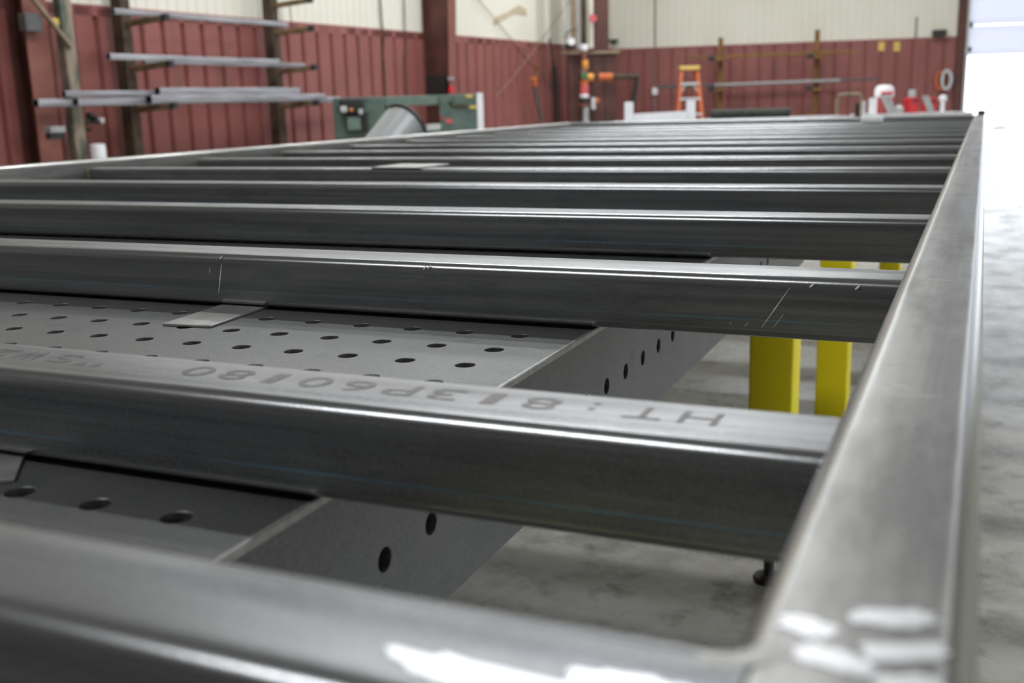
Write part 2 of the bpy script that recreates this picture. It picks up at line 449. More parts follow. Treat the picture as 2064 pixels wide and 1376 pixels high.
# blended inside corners where the end rails meet the side rails
def corner_fill(cx, cy, sx, sy, nm='corner_weld'):
    """concave fillet: quarter arc from the side rail to the end rail with a rounded top edge"""
    mb = MB(); RA = .006; ctr = Vector((cx + sx*RA, cy + sy*RA, 0)); rings = []
    for i in range(13):
        a = PI/2*i/12
        dirv = Vector((-sx*math.cos(a), -sy*math.sin(a), 0))
        ring = []
        for j in range(8):
            b = PI/2*j/7
            rr = RA + R*(1-math.cos(b))*1.0
            ring.append(ctr + dirv*(RA + R*(1-math.cos(PI/2*j/7))) + Vector((0, 0, ZR - R + R*math.sin(b))))
        out = RA + R
        ring.append(ctr + dirv*(RA*1.41+R*1.3) + Vector((0, 0, ZR+.0002)))
        ring.append(ctr + dirv*(RA*1.41+R*1.3) + Vector((0, 0, ZR - RH*.95)))
        ring.append(ctr + dirv*RA + Vector((0, 0, ZR - RH*.95)))
        rings.append(ring)
    mb.loft(rings)
    return mb.build(nm, M['steel_y'], gate)
corner_fill(-W, YE+W, -1, 1)
corner_fill(XL, YE+W, 1, 1)
# bright ground streaks at the near corner
def blob(pts, z, nm, m, parent, th=.0004, jit=.0):
    mb = MB(); n = len(pts)
    P = [(x + random.uniform(-jit, jit), y + random.uniform(-jit, jit)) for x, y in pts]
    mb.loft([[Vector((x, y, z)) for x, y in P], [Vector((x, y, z+th)) for x, y in P]])
    return mb.build(nm, m, parent, smooth=0)
def rag(cx, cy, lx, ly, ang, n=26, j=.22):
    P = []
    for i in range(n):
        a = 2*PI*i/n; q = 1 + random.uniform(-j, j)
        x = math.copysign(abs(math.cos(a))**.55, math.cos(a))*lx*q; y = math.copysign(abs(math.sin(a))**.55, math.sin(a))*ly*q
        P.append((cx + x*math.cos(ang) - y*math.sin(ang), cy + x*math.sin(ang) + y*math.cos(ang)))
    return P
for (cx, cy, lx, ly, an) in [(-.0450, -.2275, .0085, .0055, -.35), (-.0225, -.2130, .0120, .0055, .32), (-.0190, -.2330, .0120, .0050, .35),
                             (-.0360, -.2440, .0100, .0060, -.2), (-.0170, -.2500, .0090, .005, .3)]:
    blob(rag(cx, cy, lx, ly, an), ZR, 'grind_mark', M['ground'], rail_r)
for (cx, cy, lx, ly, an) in [(-.1120, -.2865, .036, .0065, -.05), (-.084, -.2770, .016, .006, .05)]:
    blob(rag(cx, cy, lx, ly, an, 34), ZR, 'grind_mark', M['ground'], end_n)
# chalk lines across the right rail
def stroke(a, b, wd, nm, m, parent, N=(0, 0, 1), th=.00006):
    a, b, N = Vector(a), Vector(b), Vector(N); d = (b-a).normalized(); s = N.cross(d)*wd/2
    mb = MB(); mb.loft([[a-s*.4, a+s*.4, a+s*.4+N*th, a-s*.4+N*th], [(a+b)/2-s, (a+b)/2+s, (a+b)/2+s+N*th, (a+b)/2-s+N*th], [b-s*.3, b+s*.3, b+s*.3+N*th, b-s*.3+N*th]])
    return mb.build(nm, m, parent, smooth=0)
for a, b, wd in [((-.0520, .0960), (-.0330, .1135), .0012), ((-.0510, .0290), (-.0185, .0375), .0010), ((-.050, .058), (-.028, .044), .0010), ((-.046, .40), (-.02, .397), .0015)]:
    stroke((*a, ZR+.0001), (*b, ZR+.0001), wd*1.3, 'chalk_line', M['chalk'], rail_r)

NB = 13
bars = []
proto = None
zb0 = ZR - BD
def weld_collar(x, y, sx):
    mb = MB(); r = .0030; pts = []
    for u, v in rrect(BW, BH, RB, 5): pts.append(Vector((x, y + BW/2 + u, zb0 - BH/2 + v)))
    n = len(pts); m_ = 8; vs = []
    c = Vector((x, y+BW/2, zb0-BH/2))
    for i, p in enumerate(pts):
        o_ = (p - c).normalized(); rr = r*(1 + .18*math.sin(i*2.3))
        for k in range(m_):
            a = 2*PI*k/m_; vs.append(p + Vector((sx*abs(math.cos(a))*rr if False else sx*math.cos(a)*rr, 0, 0)) + o_*math.sin(a)*rr)
    mb.add(vs, [(i*m_+k, ((i+1) % n)*m_+k, ((i+1) % n)*m_+(k+1) % m_, i*m_+(k+1) % m_) for i in range(n) for k in range(m_)])
    return mb
for i in range(NB):
    y = i*SP + YO
    o = MB().prism(sect(BW, BH, RB), (XL-.0005, y+BW/2, zb0-BH/2), (-W+.0005, y+BW/2, zb0-BH/2), (0, 1, 0), (0, 0, 1)).build('crossbar', M['steel_x'], gate)
    bars.append(o)
    weld_collar(XL, y, 1).build('weld_bead', M['weld'], o)
    weld_collar(-W, y, -1).build('weld_bead', M['weld'], o)
b1, b2 = bars[0], bars[1]
# stencilled heat number on the top of the second bar, read from the far side
def stencil(txt, xr, xl, yc, hgt, parent, z):
    n = len(txt); step = (xr-xl)/n
    for k, ch in enumerate(txt):
        if ch == ' ': continue
        cu = bpy.data.curves.new('stencil', 'FONT'); cu.body = ch; cu.size = 1; cu.extrude = .006; cu.offset = 0
        tmp = bpy.data.objects.new('stencil', cu); COL.objects.link(tmp)
        dg = bpy.context.evaluated_depsgraph_get(); dg.update()
        me = bpy.data.meshes.new_from_object(tmp.evaluated_get(dg))
        bpy.data.objects.remove(tmp)
        xs = [v.co.x for v in me.vertices]; x0, x1 = min(xs), max(xs)
        wch = .16 if ch in ':.-' else (.30 if ch == '1' else .70)
        for v in me.vertices:
            fx = (v.co.x-x0)/(x1-x0); fy = v.co.y/.70
            v.co = Vector((xr - (k+.5)*step + (.5-fx)*step*wch, yc + hgt/2 - fy*hgt, z + .0001 + max(v.co.z, 0)*.03))
        o = bpy.data.objects.new('stencil_character', me); COL.objects.link(o); me.materials.append(M['ink'])
        o.parent = parent
stencil('HT:813P60180', -.128, -.512, .0500, .023, b1, zb0)
stencil('"SW2', -.572, -.700, .0500, .022, b1, zb0)
# scratches and chalk dabs on the third bar
yf = SP + YO - .0002
for a, b, wd in [((-.1746, .9455), (-.2015, .9030), .0012), ((-.1800, .918), (-.1900, .9035), .0006), ((-.2145, .9085), (-.2185, .9035), .0006),
                 ((-.8745, .9430), (-.8830, .9060), .0016), ((-.893, .940), (-.8945, .930), .0008), ((-.232, .9075), (-.2345, .904), .0006)]:
    stroke((a[0], yf, a[1]), (b[0], yf, b[1]), wd, 'scratch_mark', M['chalk'], b2, (0, -1, 0))
for x, z in [(-.1535, .9485), (-.1105, .9482), (-.8750, .9520), (-.5800, .9510), (-.586, .9497)]:
    yy = SP + YO + (.0018 if z > .9490 else .0008)
    stroke((x+.002, yy-.0012, z+.0022), (x-.0022, yy-.0012, z-.0022), .0032, 'chalk_mark', M['chalk'], b2, (0, -.75, .66))
# small clamp on the far right corner of the frame
MB().cbox((-.045, YF+.02, ZR), (.0, YF+.06, ZR+.028), .004).build('corner_clip', M['dark'], gate)

# ------------------------------------------------------------------ welding tables
ZT = .8877; TX = -.384; GX = .0657; GY = .0678
def holed_plate(x0, nx, y0, ny, gx, gy, rad, z0, z1, vert=None, seg=20):
    """plate of nx*ny cells each with a round through hole; vert maps (a,b,c)->world"""
    mb = MB(); f = vert or (lambda a, b, c: (a, b, c))
    ang = [2*PI*i/seg + PI/4 for i in range(seg)]
    for i in range(nx):
        for j in range(ny):
            cx, cy = x0 + (i+.5)*gx, y0 + (j+.5)*gy
            ci = []; sq = []
            for a in ang:
                c, s_ = math.cos(a), math.sin(a); m_ = max(abs(c), abs(s_))
                ci.append((cx + rad*c, cy + rad*s_)); sq.append((cx + gx/2*c/m_, cy + gy/2*s_/m_))
            ch = .0006
            ci2 = [(cx + (rad+ch)*math.cos(a), cy + (rad+ch)*math.sin(a)) for a in ang]
            n = seg
            vs = [f(*p, z1) for p in sq] + [f(*p, z1) for p in ci2] + [f(*p, z1-ch) for p in ci] + [f(*p, z0) for p in ci] + [f(*p, z0) for p in sq]
            fs = []
            for k in range(n):
                l = (k+1) % n
                for q in range(4): fs.append((q*n+k, q*n+l, (q+1)*n+l, (q+1)*n+k))
            mb.add(vs, fs)
    return mb
def welding_table(x1, nx, ya, yb, y_hole0, legs, label, sk_joint=None, leg_w=.093):
    """x1: right edge. hole rows at y_hole0 + k*GY"""
    tb = thing('welding_table', label, 'welding table', (x1-1.2, (ya+yb)/2, 0), 'welding tables under the steel frame')
    ny = int((yb-ya)/GY); yA = y_hole0 + math.ceil((ya - y_hole0)/GY)*GY - GY/2 + 0.
    if yA < ya: yA += GY
    ny = int((yb - yA)/GY)
    xA = x1 - .008 - nx*GX - (.5*GX-.008+.0)   # the outermost hole centre stands one pitch inside the edge
    xA = x1 - GX*1.5 - (nx-1)*GX + 0.0
    plate = holed_plate(xA, nx, yA, ny, GX, GY, .0099, ZT-.012, ZT)
    xe = xA + nx*GX
    ch_ = .0032
    plate.box((xe, ya, ZT-.006), (x1-ch_, yb, ZT))
    plate.box((xA-.03, yA, ZT-.012), (xA, yA+ny*GY, ZT))
    plate.box((xA-.03, ya, ZT-.012), (xe, yA, ZT)); plate.box((xA-.03, yA+ny*GY, ZT-.012), (xe, yb, ZT))
    top = plate.build('table_top', M['table'], tb, smooth=30, fixn=False)
    MB().prism([(0, 0), (-ch_, 0), (-ch_, .006), (-.0008, .006), (0, .0052)], (x1, ya, ZT-.006), (x1, yb, ZT-.006), (1, 0, 0), (0, 0, 1)).build('ground_edge', M['edge'], top, smooth=0)
    MB().box((xA, ya+.014, ZT-.145), (x1-.014, yb-.014, ZT-.140)).build('hole_blackout', M['dark'], tb, smooth=0)  # added dark sheet hiding the lit floor so the holes look black
    # right side skirt with one row of holes
    def sk(ys, ye, first):
        gap = .0005
        zc_ = ZT - .0064; hz = ZT - .0757; z0 = ZT - .149
        k = math.ceil((ys - first)/.072); yy0 = first + k*.072 - .036
        if yy0 < ys - 1e-6: yy0 += .072
        n = int((ye-yy0)/.072 + 1e-6)
        v = lambda a, b, c: (x1 - .012 + (c), a, b)
        m_ = holed_plate(yy0, n, hz-.036, 1, .072, .072, .0095, 0, .011, v)
        for (p, q) in (((x1-.012, ys, hz+.036), (x1-.001, ye, zc_)), ((x1-.012, ys, z0), (x1-.001, ye, hz-.036)),
                       ((x1-.012, ys, hz-.036), (x1-.001, yy0, hz+.036)), ((x1-.012, yy0+n*.072, hz-.036), (x1-.001, ye, hz+.036))):
            m_.box(p, q)
        m_.build('side_skirt', M['table'], tb, smooth=30, fixn=True)
    if sk_joint: sk(ya, sk_joint, .0996); sk(sk_joint, yb, .0996)
    else: sk(ya, yb, .0996+ya)
    MB().box((xA-.03, ya, ZT-.149), (xA-.019, yb, ZT-.012)).build('side_skirt', M['table'], tb, smooth=0)
    MB().box((xA-.018, yb-.012, ZT-.149), (x1-.013, yb-.001, ZT-.012)).build('end_skirt', M['table'], tb, smooth=0)
    MB().box((xA-.018, ya+.001, ZT-.149), (x1-.013, ya+.012, ZT-.012)).build('end_skirt', M['table'], tb, smooth=0)
    for (lx, ly) in legs:
        h = leg_w/2; m_ = MB()
        m_.prism(rrect(leg_w, leg_w, .007, 3), (lx, ly, .095), (lx, ly, ZT-.149), (1, 0, 0), (0, 1, 0))
        m_.cbox((lx-h-.004, ly-h-.006, .083), (lx+h+.002, ly+h+.004, .095), .002)
        lg = m_.build('leg', M['yellow'], tb)
        f_ = MB(); f_.rod((lx, ly, .010), (lx, ly, .084), .013); f_.lathe([(.036, 0), (.038, .006), (.034, .014), (.016, .020)], (lx, ly, 0))
        f_.build('levelling_foot', M['black_rubber'], lg)
    return tb
welding_table(TX, 37, -.62, 2.10, .5064, [(-.410, 1.880), (-.437, -.45), (-2.70, 1.935), (-2.70, -.45)],
              'near grey welding table full of round holes, carrying the closest cross bars', .6396, .100)
welding_table(-.352, 36, 2.92, 5.25, 3.02, [(-.410, 3.020), (-.392, 5.10), (-2.60, 3.02), (-2.60, 5.10)],
              'farther welding table under the frame, showing only its yellow legs', None, .100)

# ------------------------------------------------------------------ loose flat plates
def flat_plate(cx, cy, lx, ly, th, ang, z, label):
    m_ = MB(); Mx = Matrix.Translation((cx, cy, z)) @ Matrix.Rotation(ang, 4, 'Z')
    m_.cbox((-lx/2, -ly/2, 0), (lx/2, ly/2, th), .0008, Mx)
    return tag(m_.build('flat_plate', M['plate'], None, smooth=0), label, 'steel plate', 'loose flat steel plates')
flat_plate(-.8500, .5300, .066, .185, .0030, .09, ZT+.0001, 'small flat steel plate slid under the third bar on the holed table')
flat_plate(-.6760, .0086, .072, .15, .0030, .722, ZT+.0001, 'flat steel plate poking out under the second bar at the left picture edge')
flat_plate(-1.545, 4*SP+YO+.085, .165, .17, .0042, -.05, zb0+.0001, 'pale flat plate lying on top of a cross bar in the middle of the frame')

# ------------------------------------------------------------------ left wall: columns, rack, stock
def I_column(s, depth, wd, nm_label, taper=.22):
    p = LW(s, depth/2, 0)
    t_ = thing('building_column', nm_label, 'column', p, 'red steel columns along the left wall')
    hw = wd/2
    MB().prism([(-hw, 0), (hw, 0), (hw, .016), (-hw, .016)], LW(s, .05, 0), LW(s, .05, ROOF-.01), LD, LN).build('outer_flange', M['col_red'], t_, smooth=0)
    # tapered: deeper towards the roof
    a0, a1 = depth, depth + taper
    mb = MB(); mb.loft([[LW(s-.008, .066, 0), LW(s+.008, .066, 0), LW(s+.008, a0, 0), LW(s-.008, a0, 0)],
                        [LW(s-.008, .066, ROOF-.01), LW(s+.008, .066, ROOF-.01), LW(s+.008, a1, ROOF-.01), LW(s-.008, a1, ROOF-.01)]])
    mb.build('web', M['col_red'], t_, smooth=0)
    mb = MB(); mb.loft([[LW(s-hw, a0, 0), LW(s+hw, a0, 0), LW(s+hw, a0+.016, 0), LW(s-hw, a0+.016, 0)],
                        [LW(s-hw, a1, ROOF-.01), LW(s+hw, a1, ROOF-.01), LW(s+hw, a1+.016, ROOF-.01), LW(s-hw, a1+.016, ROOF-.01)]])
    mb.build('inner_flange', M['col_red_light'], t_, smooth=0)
    return t_
sc1, _ = lwall(893, 100, .33)
c1 = I_column(sc1, .42, .22, 'dark red steel wall column beside the green machine')
MB().cbox((sc1-.10, .07, lwall(888, 190, .3)[1]), (sc1+.10, .41, lwall(888, 152, .3)[1]), .01, ML).build('dark_box', M['dark'], c1, smooth=0)  # dark box added for the black stretch between the flanges
sc0, _ = lwall(95, 100, .40)
I_column(sc0, .28, .26, 'dark red steel wall column at the left picture edge behind the painted post', 0.)

# storage rack: uprights with cantilever arms
DP = .22
rk = None
def upright_at(u, v): return lwall(u, v, DP)[0]
sP = [upright_at(256, 150), upright_at(551, 110)]
rk = thing('cantilever_rack', 'rusty brown cantilever rack against the left wall with outstretched arms', 'storage rack', LW((sP[0]+sP[1])/2, DP, 0))
arm_z = [lwall(262, 50, DP)[1], lwall(270, 140, DP)[1], lwall(278, 222, DP)[1]]
z_top = lwall(548, 13, DP)[1]
for q, s in enumerate(sP):
    MB().prism(rrect(.13, .15, .012, 2), LW(s, DP, 0), LW(s, DP, 3.3), LD, LN).build('upright', M['rust_dark'], rk, smooth=0)
    for z in arm_z + ([z_top] if q == 1 else []):
        MB().bar(LW(s, DP+.07, z), LW(s, DP+.63, z+.035), .055, .06, LD, EZ, .006).build('arm', M['rust_arm'], rk)
        MB().prism(rrect(.062, .066, .005, 2), LW(s, DP+.585, z+.0325), LW(s, DP+.645, z+.036), LD, EZ).build('arm_plug', M['dark'], rk, smooth=0)
    if q == 1:
        mbw = MB()
        for du in (.03, .10): mbw.rod(LW(s+.015, DP+.07+du*2.2, z_top), LW(s+.015, DP+.09+du*2.2, arm_z[0]), .006, n=8)
        mbw.build('wire_tie', M['dark'], rk)
TUBES = [  # near u, near v, far u, d, size, rise above the arm, label
    (229, 37, 577, DP+.36, .055, 0, 'single grey steel tube lying on the top arms of the left rack'),
    (219, 122, 560, DP+.50, .058, 0, 'grey steel tube on the middle arms, the one reaching farthest left'),
    (288, 121, 612, DP+.26, .052, 0, 'bright grey steel tube on the middle arms, behind its longer neighbour'),
    (72, 206, 300, DP+.25, .075, 0, 'thick grey tube on the low arms, the end sticking out farthest left'),
    (153, 210, 640, DP+.345, .072, 0, 'grey tube on the low arms starting right at the painted post'),
    (300, 199, 650, DP+.445, .085, 0, 'long mottled grey tube in the bottom layer of the low arms'),
    (600, 199, 682, DP+.14, .07, 0, 'white-tipped tube on the low arms, ending beside the green machine'),
    (129, 189, 308, DP+.29, .055, 1, 'dark grey tube in the upper layer, its end crossing the painted post'),
    (317, 184, 600, DP+.40, .075, 1, 'mottled tube stacked on top of the low arms, middle of the rack'),
]
ends = []
for (u0, v0, u1, d, sz, lay, lab) in TUBES:
    s0, z0 = lwall(u0, v0, d)
    # rest on its arm level
    lev = min(arm_z, key=lambda a: abs(a-z0))
    zt = lev + .028 + (d-DP)*.062 + .004 + sz/2 + (.082 if lay else 0)
    # keep the measured height when it is plausible
    if abs(z0 - zt) < .10: zt = max(zt, z0) if lay else zt
    lo, hi = s0, s0 + 12
    for _ in range(40):
        m_ = (lo+hi)/2; P_ = LW(m_, d, zt) - CAM
        uu = 1032 + F_PX*P_.dot(RT)/P_.dot(FW)
        if uu < u1: lo = m_
        else: hi = m_
    s1 = lo
    c = LW(0, d, zt)
    o = MB().bar(LW(s0, d, zt), LW(s1, d, zt), sz, sz, LN, EZ, .005).build('steel_tube', M['galv'])
    tag(o, lab, 'steel tube', 'steel tubes stored on the left rack')
    ends.append((lab, round(s0, 2), round(s1, 2), round(zt, 3), round(z0, 3)))

# painted post and its brace
sp0, _ = lwall(141, 150, .33)
pp = thing('painted_post', 'cream and green flaking painted post standing near the left wall', 'post', LW(sp0, .33, 0))
MB().prism(rrect(.135, .105, .008, 2), LW(sp0, .33, 0), LW(sp0, .33, 4.2), LD, LN).build('shaft', M['post'], pp, smooth=0)
sb, zb_ = lwall(122, 86, .33)
s2, z2 = lwall(62, -8, .41)
MB().prism(rrect(.05, .05, .006, 2), LW(sp0-.03, .41, lwall(130, 92, .41)[1]), LW(s2, .41, z2), LN, EZ).build('diagonal_brace', M['tan'], pp, smooth=0)
sg_, zg_ = lwall(109, 44, .33)
MB().cbox((sg_-.03, .30, zg_-.035), (sp0-.06, .345, zg_+.035), .004, ML).build('bracket', M['gold'], pp, smooth=0)
# switch boxes on the wall by the left column
def wallbox(u0, v0, u1, v1, d, dep, nm, m, lab, cat, left=True, group=None):
    f = lwall if left else fwall; Mx = ML if left else MF
    a, za = f(u0, v1, d); b, zb = f(u1, v0, d)
    o = MB().cbox((min(a, b), d-dep, min(za, zb)), (max(a, b), d, max(za, zb)), .006, Mx).build(nm, m, None, smooth=0)
    return tag(o, lab, cat, group)
wallbox(54, 28, 84, 62, .40, .10, 'switch_box', M['boxdark'], 'grey electrical box on the dark column at the left picture edge', 'electrical box')
bx = thing('wall_clamp', 'small grey and black box low beside the painted post', 'box', LW(lwall(118, 266, .6)[0], .6, lwall(118, 280, .6)[1]))
a, za = lwall(103, 268, .62); b, zb2 = lwall(132, 254, .62)
MB().cbox((a, .52, za), (b, .62, zb2), .005, ML).build('grey_cover', M['grey'], bx, smooth=0)
a2, za2 = lwall(106, 281, .62)
MB().cbox((a, .54, za2), (b, .60, za-.001), .005, ML).build('black_base', M['dark'], bx, smooth=0)
# small valve and its white cap between post and rack
s_, z_ = lwall(195, 243, .2)
vv = thing('hose_valve', 'small dark green hose valve with a white knob between post and rack', 'valve', LW(s_, .05, z_))
mb = MB(); mb.rod(LW(s_-.15, .12, z_), LW(s_+.10, .12, z_-.015), .022, n=10); mb.rod(LW(s_, .05, z_), LW(s_, .2, z_+.02), .02, n=10); mb.rod(LW(s_-.03, .12, z_+.05), LW(s_+.03, .12, z_+.05), .035, n=10)
mb.rod(LW(s_-.14, .12, z_-.08), LW(s_-.02, .12, z_-.09), .016, n=8)
mb.build('valve_body', M['olive'], vv)
MB().lathe([(.005, -.03), (.03, -.025), (.034, 0), (.03, .025), (.005, .03)], LW(s_+.13, .12, z_), 14).build('knob', M['white'], vv)
s_, z_ = lwall(197, 300, .52); s2_, z2_ = lwall(206, 326, .52)
wb = MB(); wb.lathe([(.05, z2_-.35), (.07, z2_-.34), (.075, z_), (.07, z_+.045), (.045, z_+.05)], LW(s_, .52, 0), 16)
wb.v = [(x, y, z) for x, y, z in wb.v]
bkt = wb.build('white_jug', M['white']); tag(bkt, 'white jug standing behind the left side rail near the painted post', 'jug')
sh = MB().box((s_-.09, .40, 0), (s_+.3, .66, z2_-.35), ML).build('low_stand', M['dim'], None, smooth=0); tag(sh, 'dark low stand under the white jug by the left wall', 'stand')

# cords, rods and tools hanging on the left wall
def wall_line(pts, r, m, nm, lab, cat, d=.07, left=True, group=None):
    f = lwall if left else fwall; g = LW if left else FWL
    P = []
    for u, v in pts:
        s, z = f(u, v, d); P.append(g(s, d, z))
    return tag(MB().tube(P, r, 8).build(nm, m), lab, cat, group)
wall_line([(766, -5), (769, 40), (773, 80), (772, 120), (776, 190), (778, 215)], .013, M['rust_dark'], 'wall_cable', 'thin dark cord hanging on the wall left of the red column', 'cord', group='cords on the left wall')
wall_line([(814, -5), (816, 60), (818, 75), (815, 130), (818, 200)], .010, M['rust_dark'], 'wall_cable', 'thinner dark cord right beside the red column', 'cord', group='cords on the left wall')
wall_line([(955, -12), (1000, 40), (1036, 85), (1120, 180)], .008, M['tan'], 'brace_rod', 'thin wall brace rod falling from upper left to lower right past the column', 'brace rod')
wall_line([(1160, -12), (1120, 40), (1085, 90), (1030, 160), (1000, 195)], .008, M['tan'], 'brace_rod', 'thin wall brace rod rising to the upper right toward the corner', 'brace rod', d=.10)
tl = thing('hanging_hoist', 'dark hanging tool with an orange clamp on the wall below the rods', 'tool', LW(lwall(1077, 165, .3)[0], .3, lwall(1077, 165, .3)[1]))
mb = MB(); P = [LW(*(lwall(u, v, .3)[0], .3, lwall(u, v, .3)[1])) for u, v in [(1078, 172), (1082, 200), (1088, 225), (1092, 245)]]
mb.tube(P, .034, 8); mb.build('handle', M['boxdark'], tl)
P = [LW(*(lwall(u, v, .3)[0], .3, lwall(u, v, .3)[1])) for u, v in [(1075, 157), (1078, 173)]]
MB().rod(P[0], P[1], .055, .048, 12).build('clamp', M['orange'], tl)
P = [LW(*(lwall(u, v, .3)[0], .3, lwall(u, v, .3)[1])) for u, v in [(1083, 158), (1084, 140), (1080, 132)]]
MB().tube(P, .02, 6).build('hook', M['wood'], tl)
br = thing('long_broom', 'long dark pole leaning on the wall near the fire riser', 'pole', LW(lwall(1121, 235, .15)[0], .15, 0))
P = [LW(lwall(u, v, .15)[0], .15, lwall(u, v, .15)[1]) for u, v in [(1107, 78), (1117, 135)]]
MB().rod(P[0], P[1], .022, n=8).build('shaft', M['rust_dark'], br)
P = [LW(lwall(u, v, .15)[0], .15, lwall(u, v, .15)[1]) for u, v in [(1117, 135), (1121, 190), (1122, 240)]]
MB().tube(P, .045, 8).build('sleeve', M['dark'], br)
# brown stain on the cream wall
P = []
for u, v in [(1000, 34), (1022, 25), (1045, 10), (1060, 18), (1062, 32), (1050, 30), (1038, 28), (1015, 40), (998, 52), (992, 46)]:
    s, z = lwall(u, v, .034); P.append(LW(s, .034, z))
mb = MB(); mb.loft([P, [p + LN*.002 for p in P]]); mb.build('water_stain', M['stain'], wl, smooth=0)

# ------------------------------------------------------------------ green machine behind the left rail
ZM = 13.0; pxm = ZM/F_PX; u0m = 820
Mm = frame_at(u0m, 230, ZM)
def mx(u): return (u-u0m)*pxm
def mz(u, v): return AT(u, v, ZM).z
gm = thing('press_brake', 'green press brake with dark controls standing by the left wall', 'machine', Mm.translation)
tz = mz(820, 190)
def gb(u0, v0, u1, v1, y0, y1, nm, m, c=.01):
    z0, z1 = mz((u0+u1)/2, v1), mz((u0+u1)/2, v0)
    return MB().cbox((mx(u0), y0, max(z0, 0)), (mx(u1), y1, z1), c, Mm).build(nm, m, gm, smooth=0)
gb(672, 196, 776, 420, 0, .75, 'left_housing', M['green'])
gb(776, 193, 886, 213, .04, .6, 'ram_beam', M['green_l'])
gb(886, 190, 962, 420, 0, .75, 'right_housing', M['green'])
gb(776, 252, 886, 420, .04, .6, 'bed', M['green'])
gb(962, 187, 972, 420, -.02, .75, 'edge_plate', M['white'], .004)
gb(688, 199, 735, 226, -.14, -.0, 'control_box', M['dark'], .02)
gb(700, 226, 742, 264, -.09, -.0, 'control_stand', M['dark'], .01)
gb(702, 236, 728, 262, -.12, -.091, 'drawer_front', M['green_l'], .005)
gb(691, 214, 704, 226, -.19, -.141, 'dial', M['lgrey'], .015)
gb(709, 218, 716, 224, -.17, -.141, 'lamp', M['orange_y'], .008)
gb(727, 220, 735, 230, -.19, -.141, 'switch', M['lgrey'], .01)
gb(912, 210, 944, 217, -.02, -.0, 'name_plate', M['rust_dark'], .003)
gb(947, 213, 961, 219, -.02, -.0, 'warning_label', M['gold'], .003)
gb(940, 191, 954, 197, -.02, -.0, 'warning_label', M['gold'], .003)
gb(888, 236, 894, 241, -.04, -.0, 'stop_button', M['red'], .008)
gb(899, 240, 911, 249, -.02, -.0, 'sticker', M['pink'], .003)
gb(906, 203, 913, 210, -.04, -.0, 'bolt_head', M['dark'], .01)
gb(862, 250, 888, 262, -.25, -.01, 'back_tray', M['lgrey'], .006)
# red hydrant cap on the column behind the machine
s_, z_ = lwall(909, 180, .55)
hy = thing('red_alarm_bell', 'small red bell with a grey cap on the red column above the machine', 'bell', LW(s_, .5, z_))
MB().lathe([(.008, .055), (.032, .05), (.046, .0), (.05, -.05), (.012, -.055)], LW(s_, .55, z_), 14).build('bell_body', M['red'], hy)
MB().lathe([(.02, .185), (.055, .18), (.055, .14), (.02, .13)], LW(s_, .55, z_), 14).build('cap', M['grey'], hy)

# curved sheet leaning between rail and machine
ZS = 6.5
rim = []
for (u, v, dz) in [(779, 222, .00), (787, 216, -.03), (799, 213, -.06), (812, 215, -.09), (826, 222, -.11), (838, 232, -.12), (848, 246, -.12), (854, 260, -.10), (857, 275, -.07), (858, 300, -.03)]:
    rim.append(AT(u, v, ZS + dz*2))
axis = AT(738, 275, ZS-.15) - AT(783, 218, ZS)
axis = axis * 1.0
cs = thing('curved_sheet', 'clear grey curved sheet standing beyond the left side rail', 'plastic sheet', (rim[0].x, rim[0].y, 0))
top = rim; k_ = (rim[0].z - .02)/(-axis.z)
botr = [p + axis*((p.z-.02)/(-axis.z)) for p in rim]
cen = sum(rim, Vector())/len(rim)
inn = [p + (cen-p).normalized()*.006 for p in top]; inb = [p + (cen-rim[i]).normalized()*.006 for i, p in enumerate(botr)]
mb = MB(); n = len(rim)
NS = 8
outer = [[top[i].lerp(botr[i], k/NS) for i in range(n)] for k in range(NS+1)]
inner = [[inn[i].lerp(inb[i], k/NS) for i in range(n)] for k in range(NS+1)]
vs = [p for r_ in outer for p in r_] + [p for r_ in inner for p in r_]; fs = []; o2 = (NS+1)*n
for k in range(NS):
    for i in range(n-1):
        fs.append((k*n+i, k*n+i+1, (k+1)*n+i+1, (k+1)*n+i)); fs.append((o2+k*n+i, o2+(k+1)*n+i, o2+(k+1)*n+i+1, o2+k*n+i+1))
for i in range(n-1): fs.append((i, o2+i, o2+i+1, i+1)); fs.append((NS*n+i, NS*n+i+1, o2+NS*n+i+1, o2+NS*n+i))
for k in range(NS): fs.append((k*n, (k+1)*n, o2+(k+1)*n, o2+k*n)); fs.append((k*n+n-1, o2+k*n+n-1, o2+(k+1)*n+n-1, (k+1)*n+n-1))
mb.add(vs, fs); mb.build('sheet_skin', M['sheet'], cs, smooth=60)
MB().tube([p + Vector((0, 0, .004)) for p in rim[1:]], .011, 8).build('edge_trim', M['dark'], cs)

# ------------------------------------------------------------------ corner: column, riser, cabinet
ZC = 19.6
def C(u, v, dz=0.): return AT(u, v, ZC + dz)
cc = thing('corner_column', 'dark red corner column rising behind the fire riser', 'column', (C(1212, 300).x, C(1212, 300).y, 0))
Mc = frame_at(1211, 200, ZC+.45); pc = (ZC+.45)/F_PX
MB().cbox((-.17, -.10, 0), (.15, -.08, ROOF-.02), .004, Mc).build('front_flange', M['col_red'], cc, smooth=0)
MB().cbox((-.02, -.08, 0), (.0, .12, ROOF-.02), .003, Mc).build('web', M['col_red'], cc, smooth=0)
MB().cbox((-.17, .12, 0), (.15, .14, ROOF-.02), .004, Mc).build('rear_flange', M['col_red'], cc, smooth=0)
pz = ZC/F_PX
Mr = frame_at(1178, 200, ZC)
def rz(v): return AT(1178, v, ZC).z
fr = thing('fire_riser', 'upright fire sprinkler riser with red and orange fittings in the far left corner', 'pipe', Mr.translation)
